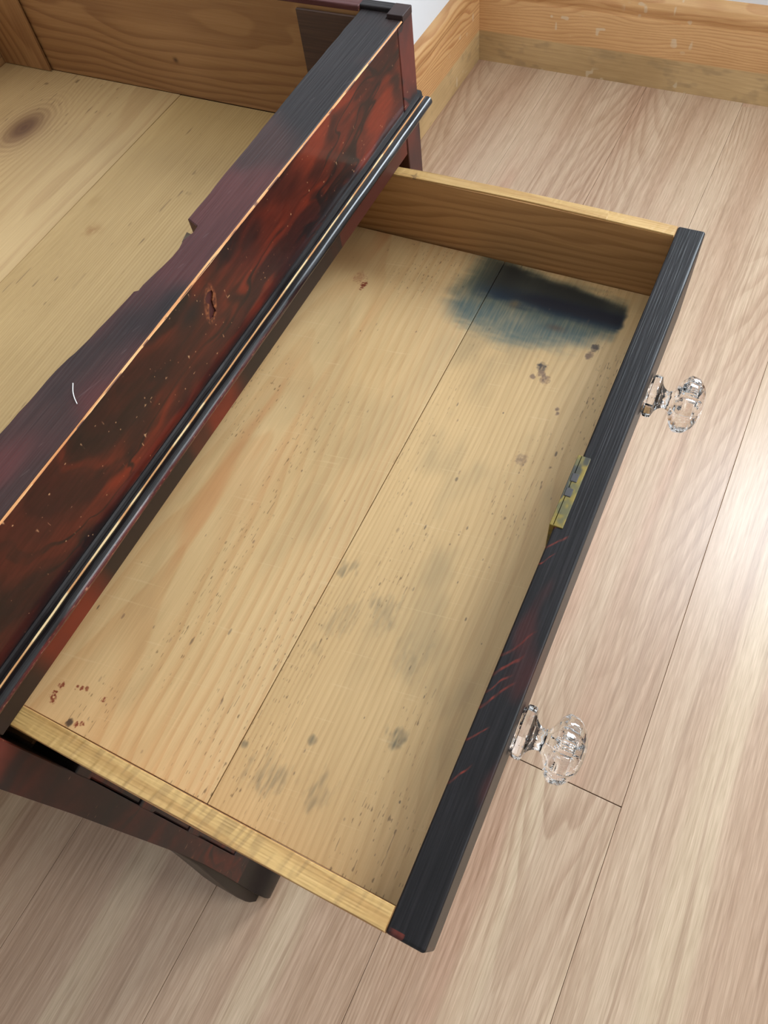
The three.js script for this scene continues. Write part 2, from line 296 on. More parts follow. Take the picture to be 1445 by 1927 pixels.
// uv in metres, grain along one axis
function uv(geo, grain, Lu, Lv, ou = 0, ov = 0) {
  const p = geo.attributes.position, n = geo.attributes.normal, a = new Float32Array(p.count * 2);
  for (let i = 0; i < p.count; i++) {
    const P = [p.getX(i), p.getY(i), p.getZ(i)], N = [Math.abs(n.getX(i)), Math.abs(n.getY(i)), Math.abs(n.getZ(i))];
    const d = N[0] >= N[1] && N[0] >= N[2] ? 0 : N[1] >= N[2] ? 1 : 2;
    let g = grain, c;
    if (d === grain) { g = (d + 1) % 3; c = (d + 2) % 3; } else c = 3 - d - grain;
    a[i * 2] = (P[g] - ou) / Lu; a[i * 2 + 1] = (P[c] - ov) / Lv;
  }
  geo.setAttribute('uv', new THREE.BufferAttribute(a, 2)); return geo;
}
function uvf(geo, f) { const p = geo.attributes.position, a = new Float32Array(p.count * 2); for (let i = 0; i < p.count; i++) { const [s, t] = f(p.getX(i), p.getY(i), p.getZ(i)); a[i * 2] = s; a[i * 2 + 1] = t; } geo.setAttribute('uv', new THREE.BufferAttribute(a, 2)); return geo; }
const box = (x0, x1, y0, y1, z0, z1, r = 0.0006, seg = 1) => new RoundedBoxGeometry(x1 - x0, y1 - y0, z1 - z0, seg, Math.min(r, (x1 - x0) / 2.01, (y1 - y0) / 2.01, (z1 - z0) / 2.01)).translate((x0 + x1) / 2, (y0 + y1) / 2, (z0 + z1) / 2);
// outline in (x, z), raised from y0 to y1
function slab(pts, y0, y1, bevel = 0.0005, holes = []) {
  const s = new THREE.Shape(pts.map(([x, z]) => new THREE.Vector2(x, -z)));
  const g = new THREE.ExtrudeGeometry(s, { depth: y1 - y0 - 2 * bevel, bevelEnabled: bevel > 0, bevelThickness: bevel, bevelSize: bevel, bevelOffset: -bevel, bevelSegments: 1, steps: 1 });
  return g.rotateX(-Math.PI / 2).translate(0, y0 + bevel, 0);
}
// outline in (z, y), from x0 to x1
function plate(pts, x0, x1, holes = [], bevel = 0.0004) {
  const s = new THREE.Shape(pts.map(([z, y]) => new THREE.Vector2(-z, y)));
  for (const h of holes) s.holes.push(new THREE.Path(h.map(([z, y]) => new THREE.Vector2(-z, y))));
  const g = new THREE.ExtrudeGeometry(s, { depth: x1 - x0 - 2 * bevel, bevelEnabled: bevel > 0, bevelThickness: bevel, bevelSize: bevel, bevelOffset: -bevel, bevelSegments: 1, steps: 1 });
  return g.rotateY(Math.PI / 2).translate(x0 + bevel, 0, 0);
}
// profile in (x, y) drawn along z with its ends closed; wobble(z) may shift it
function runZ(profile, z0, z1, n = 1, wobble = null) {
  const pos = [], idx = [], m = profile.length;
  for (let k = 0; k <= n; k++) { const z = z0 + (z1 - z0) * k / n; profile.forEach(([x, y], i) => { const w = wobble ? wobble(z, i) : [0, 0]; pos.push(x + w[0], y + w[1], z); }); }
  for (let k = 0; k < n; k++) for (let i = 0; i < m; i++) { const a = k * m + i, b = k * m + (i + 1) % m, c = a + m, d = b + m; idx.push(a, b, d, a, d, c); }
  const tri = THREE.ShapeUtils.triangulateShape(profile.map(([x, y]) => new THREE.Vector2(x, y)), []);
  for (const [a, b, c] of tri) { idx.push(a, b, c); idx.push(n * m + a, n * m + c, n * m + b); }
  const g = new THREE.BufferGeometry(); g.setAttribute('position', new THREE.Float32BufferAttribute(pos, 3)); g.setIndex(idx);
  let area = 0; for (let i = 0; i < m; i++) { const [x, y] = profile[i], [u, v] = profile[(i + 1) % m]; area += x * v - u * y; }
  if (area > 0) { const ix = g.index.array; for (let i = 0; i < ix.length; i += 3) { const t = ix[i]; ix[i] = ix[i + 1]; ix[i + 1] = t; } }
  return toCreasedNormals(g, 0.6);
}
const structure = { kind: 'structure' };
function roomGroup(name) { const g = new THREE.Group(); g.name = name; g.position.set(CAM.x, 0, CAM.z); g.rotation.y = ROOM_TURN; g.userData.kind = 'structure'; scene.add(g); return g; }
function roomMesh(name, geo, mat) { const m = new THREE.Mesh(geo, mat); m.name = name; m.position.set(CAM.x, 0, CAM.z); m.rotation.y = ROOM_TURN; m.castShadow = m.receiveShadow = true; m.userData.kind = 'structure'; scene.add(m); return m; }

// ------------------------------------------------------------------ the room (its own frame: origin on the floor below the camera)
const RX0 = WALL_LEFT, RX1 = WALL_RIGHT, RZ0 = WALL_FAR, RZ1 = 1.9, H = 2.4;
const floor = roomGroup('floor');
put(floor, 'underlay', new THREE.BoxGeometry(RX1 - RX0 + 0.3, 0.05, RZ1 - RZ0 + 0.3).translate((RX0 + RX1) / 2, -0.0345, (RZ0 + RZ1) / 2), M.oakEdge);
{
  // planks run along z; the seam at x = 0.0995 and the butt joint at z = -0.2052 are the ones in view
  const ends = { 0: -0.2052, '-1': -0.58, '-2': -0.66, '-3': -0.52, 1: 0.16, 2: 0.34, 3: 0.2 };
  const kinds = { '0,a': 1, '0,b': 3, '-1': 2, '-2': 0, '1': 3 };
  let n = 0;
  for (let k = -4; k <= 11; k++) {
    const x0 = Math.max(RX0 + 0.004, 0.0995 + (k - 1) * PW), x1 = Math.min(RX1, 0.0995 + k * PW);
    if (x1 - x0 < 0.01) continue;
    const e = ends[k] ?? (rnd() * 1.2 - 0.6);
    const zs = [RZ0 + 0.006]; let q = e; while (q > RZ0 + 0.05) q -= PL; q += PL; while (q < RZ1) { zs.push(q); q += PL; } zs.push(RZ1);
    for (let i = 0; i + 1 < zs.length; i++) {
      const g = box(x0 + 0.0002, x1 - 0.0002, -0.009, 0, zs[i] + 0.0005, zs[i + 1] - 0.0005, 0.0005, 1);
      const kind = (n * 7 + k * 3 + 16) % 4, flip = rnd() < 0.5;
      uvf(g, (x, y, z) => [flip ? 1 - (x - x0) / PW : (x - x0) / PW, 0.001 + 0.998 * (z - zs[i] + (i === 0 ? PL - (zs[1] - zs[0]) : 0)) / PL]);
      const f = n++ ? String(n - 1).padStart(3, '0') : '';
      put(floor, 'plank' + (f ? '_' + f : ''), g, M.oak[(kind + 4) % 4]);
    }
  }
}
// walls with thickness; the far wall has the window opening
const T = 0.12;
{
  const s = new THREE.Shape([[RX0 - T, 0], [RX1 + T, 0], [RX1 + T, H], [RX0 - T, H]].map((p) => new THREE.Vector2(...p)));
  s.holes.push(new THREE.Path([[WINDOW.x0, WINDOW.y0], [WINDOW.x0, WINDOW.y1], [WINDOW.x1, WINDOW.y1], [WINDOW.x1, WINDOW.y0]].map((p) => new THREE.Vector2(...p))));
  roomMesh('wall_far', new THREE.ExtrudeGeometry(s, { depth: T, bevelEnabled: false }).translate(0, 0, RZ0 - T), M.wall);
}
roomMesh('wall_left', new THREE.BoxGeometry(T, H, RZ1 - RZ0).translate(RX0 - T / 2, H / 2, (RZ0 + RZ1) / 2), M.wall);
{
  const s = new THREE.Shape([[RZ0, 0], [RZ1, 0], [RZ1, H], [RZ0, H]].map(([z, y]) => new THREE.Vector2(-z, y))), { z0, z1, y0, y1 } = WINDOW_2;
  s.holes.push(new THREE.Path([[z0, y0], [z0, y1], [z1, y1], [z1, y0]].map(([z, y]) => new THREE.Vector2(-z, y))));
  roomMesh('wall_right', new THREE.ExtrudeGeometry(s, { depth: T, bevelEnabled: false }).rotateY(Math.PI / 2).translate(RX1, 0, 0), M.wallDim);
  const w = roomGroup('window_2'), xc = RX1 + 0.07, f = 0.05, zm = (z0 + z1) / 2;
  const fr = [box(xc - 0.03, xc + 0.03, y0, y0 + f, z0, z1, 0.004), box(xc - 0.03, xc + 0.03, y1 - f, y1, z0, z1, 0.004), box(xc - 0.03, xc + 0.03, y0, y1, z0, z0 + f, 0.004), box(xc - 0.03, xc + 0.03, y0, y1, z1 - f, z1, 0.004)];
  put(w, 'window_frame', mergeGeometries(fr), M.windowFrame);
  put(w, 'mullion', box(xc - 0.025, xc + 0.025, y0 + f, y1 - f, zm - 0.025, zm + 0.025, 0.004), M.windowFrame);
  put(w, 'pane', new THREE.BoxGeometry(0.004, y1 - y0 - 2 * f, zm - z0 - f - 0.025).translate(xc, (y0 + y1) / 2, (z0 + f + zm - 0.025) / 2), M.pane);
  put(w, 'pane_001', new THREE.BoxGeometry(0.004, y1 - y0 - 2 * f, z1 - zm - f - 0.025).translate(xc, (y0 + y1) / 2, (z1 - f + zm + 0.025) / 2), M.pane);
}
roomMesh('wall_near', new THREE.BoxGeometry(RX1 - RX0 + 2 * T, H, T).translate((RX0 + RX1) / 2, H / 2, RZ1 + T / 2), M.wallDim);
roomMesh('ceiling', new THREE.BoxGeometry(RX1 - RX0 + 2 * T, T, RZ1 - RZ0 + 2 * T).translate((RX0 + RX1) / 2, H + T / 2, (RZ0 + RZ1) / 2), M.ceiling);
{
  const w = roomGroup('window_1'), { x0, x1, y0, y1 } = WINDOW, zc = RZ0 - 0.07, f = 0.05;
  const fr = [box(x0, x1, y0, y0 + f, zc - 0.03, zc + 0.03, 0.004), box(x0, x1, y1 - f, y1, zc - 0.03, zc + 0.03, 0.004), box(x0, x0 + f, y0, y1, zc - 0.03, zc + 0.03, 0.004), box(x1 - f, x1, y0, y1, zc - 0.03, zc + 0.03, 0.004)];
  put(w, 'window_frame', mergeGeometries(fr), M.windowFrame);
  const xm = (x0 + x1) / 2;
  put(w, 'mullion', box(xm - 0.025, xm + 0.025, y0 + f, y1 - f, zc - 0.025, zc + 0.025, 0.004), M.windowFrame);
  put(w, 'pane', new THREE.BoxGeometry(xm - x0 - f - 0.025, y1 - y0 - 2 * f, 0.004).translate((x0 + f + xm - 0.025) / 2, (y0 + y1) / 2, zc), M.pane);
  put(w, 'pane', new THREE.BoxGeometry(x1 - xm - f - 0.025, y1 - y0 - 2 * f, 0.004).translate((x1 - f + xm + 0.025) / 2, (y0 + y1) / 2, zc), M.pane).name = 'pane_001';
}
// torus skirting: profile (depth from the wall, height)
const skirtProfile = (() => {
  const p = [[0, 0], [0.0190, 0], [0.0190, 0.1255], [0.0180, 0.1278], [0.0152, 0.1290], [0.0148, 0.1345]];
  for (let i = 0; i <= 10; i++) { const a = -0.84 + 2.25 * i / 10; p.push([0.0060 + 0.0135 * Math.cos(a), 0.1500 + 0.0190 * Math.sin(a)]); }
  p.push([0.005, 0.1710], [0, 0.1715]); return p;
})();
{
  const far = runZ(skirtProfile.map(([d, y]) => [d, y]), RX0, RX1, 1);            // drawn along z, then turned to run along x
  uvf(far, (x, y, z) => [z / 1.6 + 0.55, (y + (y > 0.127 ? 0 : 0)) / 0.2]);
  far.rotateY(-Math.PI / 2).translate(0, 0, RZ0);                                   // (d, y, z) -> (-z, y, d)
  far.scale(-1, 1, 1); { const ix = far.index; const p = far; if (ix) { const a = ix.array; for (let i = 0; i < a.length; i += 3) { const t = a[i]; a[i] = a[i + 1]; a[i + 1] = t; } } else { for (const k of ['position', 'normal', 'uv']) { const at = p.attributes[k], s = at.itemSize, A = at.array; for (let i = 0; i < at.count; i += 3) for (let c = 0; c < s; c++) { const t = A[i * s + c]; A[i * s + c] = A[(i + 1) * s + c]; A[(i + 1) * s + c] = t; } } } }
  roomMesh('baseboard_far', far, M.skirt);
  const left = runZ(skirtProfile, RZ0 + 0.0191, RZ1, 1); uvf(left, (x, y, z) => [z / 1.6 + 0.55, y / 0.2]); left.translate(RX0, 0, 0);
  roomMesh('baseboard_left', left, M.skirt);
}

// ------------------------------------------------------------------ the chest of drawers (world frame = its own axes)
const FX = -0.0494, ZF = -0.1525, ZN = 0.3695, TOP = 0.6948;   // front face, far end, near end, top of the front rail
const chest = group(scene, 'chest_of_drawers', -0.26, 0, 0.1085, { label: 'small dark red-brown grained wooden chest, its top missing and its upper drawer pulled open', category: 'chest' });
const fuv = (g) => uvf(g, (x, y, z) => [(z + 0.16) / 0.54, (y - 0.59) / 0.12]);   // the graining as it lies on the front
const N = new Map(); const nm = (s) => { const k = N.get(s) || 0; N.set(s, k + 1); return k ? `${s}_${String(k).padStart(3, '0')}` : s; };
const part = (name, geo, mat, info) => put(chest, nm(name), geo, mat, info);

// front rail: hollowed and notched along its inner edge
{
  const inner = [[-0.0838, -0.1444], [-0.0835, -0.10], [-0.0828, -0.05], [-0.0815, 0.0], [-0.0812, 0.03], [-0.0803, 0.060], [-0.0802, 0.0770], [-0.0717, 0.0806], [-0.0712, 0.0855], [-0.0730, 0.0925], [-0.0716, 0.0990], [-0.0716, 0.1060], [-0.0724, 0.1130], [-0.0734, 0.1200], [-0.0746, 0.1290], [-0.0745, 0.1330], [-0.0764, 0.1345], [-0.0765, 0.1390], [-0.0772, 0.1500], [-0.0787, 0.1700], [-0.0800, 0.1810], [-0.0808, 0.1840], [-0.0819, 0.1929], [-0.0829, 0.2346], [-0.0832, 0.30], [-0.0832, 0.361]];
  const jag = []; for (let i = 0; i < inner.length; i++) { jag.push(inner[i]); if (i + 1 < inner.length) { const [a, b] = inner[i], [c, d] = inner[i + 1], n = Math.floor((d - b) / 0.006); for (let k = 1; k < n; k++) jag.push([a + (c - a) * k / n + 0.00045 * (rnd() - 0.5), b + (d - b) * k / n]); } }
  const out = [[FX - 0.0009, 0.361], [FX - 0.0009, -0.1372], [-0.0612, -0.1372], [-0.0618, -0.1444]];
  const g = slab([...jag, ...out], 0.6075, TOP, 0.0006);
  uvf(g, (x, y, z) => [(z + 0.16) / 0.54, (x + 0.086) / 0.036]);
  part('front_rail', g, M.railTop);
  // broken mortise block left in the lock notch
  const chip = slab([[-0.0800, 0.0815], [-0.0716, 0.0830], [-0.0720, 0.0925], [-0.0745, 0.0935], [-0.0783, 0.0890]], 0.66, 0.6905, 0.0012); uv(chip, 2, 0.25, 0.25);
  part('lock_mortise', chip, std({ color: new THREE.Color(0.10, 0.065, 0.04), roughness: 0.8 }));
}
// frieze with its keyhole, grained panel between the rail and the moulding
{
  const hole = [[-0.0016, 0.0062], [0.0003, 0.0076], [0.0019, 0.0060], [0.0016, 0.0030], [0.0006, 0.0008], [0.0012, -0.0030], [0.0016, -0.0068], [-0.0002, -0.0078], [-0.0018, -0.0064], [-0.0013, -0.0030], [-0.0010, 0.0006], [-0.0019, 0.0032]].map(([a, b]) => [0.1130 + a * 2.1 - b * 0.26, 0.6745 + b]).reverse();
  part('frieze_panel', fuv(plate([[-0.1287, 0.6200], [0.3540, 0.6200], [0.3540, TOP - 0.0008], [-0.1287, TOP - 0.0008]], FX - 0.0085, FX, [hole], 0.0002)), M.flame);
  const pocket = box(FX - 0.0083, FX - 0.0063, 0.664, 0.685, 0.104, 0.122, 0.0003); part('keyhole_pocket', pocket, std({ color: new THREE.Color(0.03, 0.018, 0.014), roughness: 0.9 }));
  // worn arris, paint rubbed through to the pine
  const w = (z) => 0.0001 + 0.0005 * sstep(0.25, 0.8, fbm(z * 26 + 4, 1.5, 3)) + 0.0003 * noise(z * 300, 4) + 0.0006 * Math.exp(-(((z - 0.105) / 0.03) ** 2));
  const g = runZ([[0, 0], [1, 1], [2, 2], [3, 3]].map(() => [0, 0]).map((p, i) => [[FX - 0.0009, TOP + 0.00005], [FX - 0.0004, TOP - 0.0002], [FX + 0.00012, TOP - 0.0012], [FX - 0.0020, TOP - 0.0022]][i]), -0.1368, 0.354, 180,
    (z, i) => { const a = w(z); return i === 0 ? [-a * 0.4 + 0.0005, 0] : i === 2 ? [0, -a * 0.8 + 0.0008] : i === 1 ? [-a * 0.2, -a * 0.1] : [0, 0]; });
  uvf(g, (x, y, z) => [z / 0.25, (x - y) / 0.004]); part('worn_edge', g, M.worn);
}
// moulding: small arris, quirk, pale fillet and a glossy bead
{
  const X = FX, bead = []; for (let i = 0; i <= 12; i++) { const a = 2.15 - i * 3.3 / 12; bead.push([X + 0.0060 + 0.0034 * Math.cos(a), 0.6306 + 0.0034 * Math.sin(a)]); }
  const prof = [[X - 0.004, 0.6378], [X + 0.0006, 0.6374], [X + 0.0012, 0.6362], [X + 0.0016, 0.6336], [X + 0.0034, 0.6330], ...bead, [X + 0.0052, 0.6240], [X - 0.004, 0.6235]];
  const ends = [-0.1568, 0.3738];
  const g = runZ(prof, ends[0], ends[1], 140, (z, i) => i >= 5 && i <= 17 ? [0.0003 * (noise(z * 40, i * 0.2) - 0.5), 0.0004 * (noise(z * 55 + 9, i * 0.2) - 0.5)] : [0, 0]);
  uvf(g, (x, y, z) => [(z + 0.16) / 0.54, (y - 0.6235) / 0.0145]); part('moulding', g, M.bead);
  const fil = runZ([[X + 0.0032, 0.6328], [X + 0.0033, 0.6343], [X + 0.00355, 0.6343], [X + 0.0038, 0.6330]], ends[0] + 0.0004, ends[1] - 0.0004, 160, (z, i) => [0.00016 * (noise(z * 150, 3) - 0.5), i === 1 || i === 2 ? 0.0003 * (noise(z * 90, 8) - 0.5) : 0]);
  uvf(fil, (x, y, z) => [z / 0.25 + 0.4, 0.15]); part('pale_fillet', fil, M.fillet, { label: 'pale fillet line worn bare along the moulding' });
  const low = runZ([[X + 0.0048, 0.6262], [X + 0.0066, 0.6268], [X + 0.0074, 0.6278], [X + 0.0083, 0.6288], [X + 0.0062, 0.6290]], ends[0] + 0.002, ends[1] - 0.002, 160, (z, i) => i === 3 ? [0.0011 * sstep(0.5, 0.8, fbm(z * 22, 5, 3)), 0.0012 * sstep(0.5, 0.8, fbm(z * 22, 5, 3))] : [0, 0]);
  uvf(low, (x, y, z) => [(z + 0.16) / 0.54, 0.12]); part('moulding_edge', low, M.flame);
}
part('top_rail', fuv(box(FX - 0.02, FX, 0.6045, 0.6290, -0.1290, 0.3463, 0.0006)), M.strip);
// ends, stiles and feet
const endPanel = (z0, z1, lz0, lz1, s) => {
  part('end_panel', uvf(box(-0.471, FX - 0.0012, 0.045, 0.6972, z0, z1, 0.0008), (x, y, z) => [(x + y) / 0.54, (z + y) / 0.036]), M.railTop);
  const l = box(-0.466, -0.0845, 0.6075, 0.6955, lz0, lz1, 0.0005); uv(l, 0, 0.5, 0.12, -0.466, 0.59); part('end_lining', l, M.lining);
  const a = Math.min(z0, lz0), b = Math.max(z1, lz1); part('end_cap', uvf(box(-0.4712, -0.0845, 0.6935, 0.6974, a - 0.0001, b + (s > 0 ? 0.0002 : 0), 0.0008), (x, y, z) => [x / 0.54, (z + y) / 0.036]), M.railTop);
};
endPanel(ZF, -0.1446, -0.1446, -0.1424, 1);
endPanel(0.3615, ZN, 0.3580, 0.3615, -1);
part('corner_block', fuv(box(-0.0610, FX + 0.0001, 0.6925, 0.6974, -0.1522, -0.1376, 0.0005)), M.railTop);
for (const [a, b] of [[-0.1412, -0.1390], [0.3558, 0.3579]]) {
  const c = box(-0.1330, -0.0838, 0.6080, 0.6918, a, b, 0.0004); uv(c, 1, 0.3, 0.3); part('corner_cheek', c, M.cheek, { label: 'dark upright board inside the front corner' });
  const d = box(-0.4655, -0.4105, 0.6080, 0.6918, a, b, 0.0004); uv(d, 1, 0.5, 0.12, 0.5, -0.02); part('corner_post', d, M.lining);
}
const innerEdge = (y) => y > 0.5 ? 0.3465 + (0.605 - Math.min(0.605, y)) * 0.026 : 0.3492 + (0.5 - y) * 0.036;    // the carcase widens a little towards the floor
function post(rows, mirror) {
  const pos = [], idx = [], m = 6;
  for (const [y, zc, zo, dx, ww] of rows) {
    const zi = innerEdge(y) - ww, xf = FX + dx;
    for (const [x, z] of [[-0.084, zi], [xf - 0.0006, zi], [xf, zi + 0.0006], [xf, zc], [xf - 0.010 - ww * 0.3, zo], [-0.084, zo]]) pos.push(x, y, mirror ? 0.217 - z : z);
  }
  for (let r = 0; r + 1 < rows.length; r++) for (let i = 0; i < m; i++) { const a = r * m + i, b = r * m + (i + 1) % m; mirror ? idx.push(a, b + m, b, a, a + m, b + m) : idx.push(a, b, b + m, a, b + m, a + m); }
  const last = (rows.length - 1) * m; for (let i = 1; i + 1 < m; i++) { mirror ? idx.push(0, i, i + 1, last, last + i + 1, last + i) : idx.push(0, i + 1, i, last, last + i, last + i + 1); }
  const g = new THREE.BufferGeometry(); g.setAttribute('position', new THREE.Float32BufferAttribute(pos, 3)); g.setIndex(idx);
  return uvf(toCreasedNormals(g, 0.5), (x, y, z) => [y / 0.54, (z + x) / 0.3 + 0.55]);
}
const UPPER = [[0.6928, 0.3684], [0.50, 0.3697], [0.30, 0.3735], [0.24, 0.3757], [0.17, 0.3800], [0.115, 0.3840]].map(([y, z], i) => [y, z, z + 0.0006, i > 4 ? 0.0002 : 0, i > 4 ? 0.006 : 0]);
const LOWER = [[0.115, 0.3840, 0.0002, 0.006], [0.095, 0.3855, 0.0010, 0.012], [0.076, 0.3868, 0.0032, 0.018], [0.060, 0.3878, 0.0075, 0.024], [0.047, 0.3884, 0.0108, 0.028], [0.034, 0.3888, 0.0124, 0.030], [0.020, 0.3888, 0.0126, 0.030], [0.006, 0.3880, 0.0116, 0.030], [0, 0.3867, 0.0100, 0.030]].map(([y, z, d, w]) => [y, z, z + 0.0006 + 0.25 * Math.max(0, z - 0.3855), d, w]);
for (const mirror of [false, true]) {
  part('stile', post(UPPER, mirror), M.stile); part('foot', post(LOWER, mirror), M.foot);
  const flare = [[0.3690, 0.315], [0.3730, 0.315], [0.3800, 0.235], [0.3885, 0.165], [0.3940, 0.122], [0.3985, 0.078], [0.4008, 0.040], [0.4010, 0.020], [0.3990, 0.0], [0.3690, 0.0]].map(([z, y]) => [mirror ? 0.217 - z : z, y]);
  part('foot_bracket', uvf(plate(mirror ? flare : flare.reverse(), -0.0840, FX - 0.0030, [], 0.0008), (x, y, z) => [y, z]), M.foot);
}
// rear feet, back, boards of the bottom
for (const [a, b] of [[-0.1520, -0.1200], [0.3370, 0.3690]]) { const g = slab([[-0.468, a], [-0.430, a], [-0.430, b], [-0.468, b]], 0, 0.12, 0.003); uv(g, 1, 0.54, 0.12); part('rear_foot', g, M.dark); }
{ const g = box(-0.4708, -0.4660, 0.10, 0.690, -0.1440, 0.3610, 0.0005); uv(g, 2, 0.5, 0.12, 0, 0.59); part('back_panel', g, M.lining); }
for (const [x0, x1, dy] of [[-0.4658, -0.26855, 0], [-0.26835, -0.0840, -0.0003]]) {
  const g = box(x0, x1, 0.6040, 0.6075 + dy, -0.1424, 0.3580, 0.0004); uvf(g, (x, y, z) => [(z + 0.15) / 0.52, (x + 0.48) / 0.42]); part('bottom_board', g, M.chestBottom);
}
// rails between the drawers, and the base
const railUV = (g, o) => uvf(g, (x, y, z) => [(z + 0.16) / 0.54 + o * 1.7, 0.42 + 0.5 * (y % 0.1) / 0.1]);
for (const [y0, y1] of [[0.5045, 0.5240], [0.3950, 0.4225], [0.2850, 0.3130]]) part('drawer_rail', railUV(box(-0.084, FX - 0.0001, y0, y1, 0.217 - innerEdge((y0 + y1) / 2) - 0.0006, innerEdge((y0 + y1) / 2) + 0.0006, 0.0012, 2), 0.3), M.stile);
part('base_rail', railUV(box(-0.084, FX - 0.0002, 0.075, 0.1665, -0.1450, 0.3620, 0.0012, 2), 0.1), M.stile);
for (const z of [-0.1290, 0.3415]) { const g = box(-0.46, -0.084, 0.5120, 0.5260, z, z + 0.005, 0.0005); uv(g, 0, 0.5, 0.12); part('drawer_runner', g, M.drawerSide); }

// ------------------------------------------------------------------ knob of pressed glass, axis along +x, base at the origin
function knobGeometry() {
  const P = [[0, 0], [0, 0.0120], [0.0008, 0.0126], [0.0014, 0.0138], [0.0022, 0.0145], [0.0058, 0.0145], [0.0066, 0.0138], [0.0072, 0.0118], [0.0080, 0.0094], [0.0096, 0.0074], [0.0116, 0.0062], [0.0138, 0.0060], [0.0156, 0.0072], [0.0172, 0.0102], [0.0188, 0.0140], [0.0206, 0.0168], [0.0228, 0.0184], [0.0254, 0.0187], [0.0282, 0.0178], [0.0308, 0.0158], [0.0332, 0.0126], [0.0349, 0.0086], [0.0358, 0.0044], [0.0361, 0]];
  const S = 96, pos = [], idx = [];
  const curve = new THREE.CatmullRomCurve3(P.map(([x, r]) => new THREE.Vector3(x, r, 0)), false, 'centripetal'), pts = curve.getPoints(70);
  pts.forEach((p) => {
    const head = sstep(0.0150, 0.0190, p.x) * sstep(0.0362, 0.0320, p.x), base = sstep(0.0140, 0.0105, p.x) * sstep(0.0062, 0.0078, p.x), foot = sstep(0.0070, 0.0060, p.x);
    for (let i = 0; i < S; i++) {
      const a = i / S * Math.PI * 2, lobe = Math.abs(Math.cos(a * 4)), flute = Math.abs(Math.cos(a * 4)), oct = Math.cos(Math.PI / 8) / Math.cos(((a + Math.PI / 8) % (Math.PI / 4)) - Math.PI / 8);
      let r = Math.max(0, p.y); r *= 1 - head * 0.17 * (1 - Math.pow(lobe, 0.6)); r *= 1 + head * 0.012 * Math.cos(p.x * 1100) * lobe; r *= 1 - base * 0.22 * flute; r *= 1 + foot * (oct - 1) * 0.8;
      pos.push(p.x, r * Math.cos(a), r * Math.sin(a));
    }
  });
  const n = pts.length; for (let k = 0; k + 1 < n; k++) for (let i = 0; i < S; i++) { const a = k * S + i, b = k * S + (i + 1) % S; idx.push(a, b, b + S, a, b + S, a + S); }
  const g = new THREE.BufferGeometry(); g.setAttribute('position', new THREE.Float32BufferAttribute(pos, 3)); g.setIndex(idx);
  const q = toCreasedNormals(g, 0.55);
  // make sure that the faces look outwards
  const A = q.attributes.position; let vol = 0; const a = new THREE.Vector3(), b = new THREE.Vector3(), c = new THREE.Vector3();
  for (let i = 0; i < A.count; i += 3) { a.fromBufferAttribute(A, i); b.fromBufferAttribute(A, i + 1); c.fromBufferAttribute(A, i + 2); vol += a.dot(b.cross(c)); }
  if (vol < 0) { g.setIndex(idx.map((_, i) => idx[i - i % 3 + [0, 2, 1][i % 3]])); return toCreasedNormals(g, 0.55); }
  return q;
}
const knobGeo = knobGeometry();
function knob(parent, x, y, z) {
  const k = new THREE.Mesh(knobGeo, M.glass), o = ORIGIN.get(parent); k.name = nm('knob'); k.position.set(x - o.x, y - o.y, z - o.z); k.castShadow = k.receiveShadow = true;
  k.userData.label = 'clear pressed glass knob with a lobed head'; parent.add(k); return k;
}

// ------------------------------------------------------------------ the open drawer
const DX = 0.1746, DI = 0.1566, DZ0 = -0.1159, DZ1 = 0.3408, DT = 0.6020, DB = 0.5473;
const drawer = group(chest, nm('drawer'), -0.12, 0.523, 0.1125, { label: 'upper drawer pulled far out, bare pine inside with a blue ink stain' });
const dpart = (name, geo, mat, info) => put(drawer, nm(name), geo, mat, info);
{
  const g = box(DI, DX, 0.5250, DT, DZ0 + 0.0002, DZ1 - 0.0002, 0.0016, 3);
  const p = g.attributes.position; for (let i = 0; i < p.count; i++) if (p.getX(i) < 0.16) p.setX(i, p.getX(i) + 0.0003 * (noise(p.getZ(i) * 60, 2) - 0.5));
  uvf(g, (x, y, z) => [(z + 0.1159) / 0.5, (x - DI + (DT - y) * 0.999) / 0.03]);
  dpart('drawer_front', g, M.black);
  const lock = group(drawer, nm('lock'), 0.158, 0.58, 0.109, { label: 'worn brass drawer lock let into the front' });
}
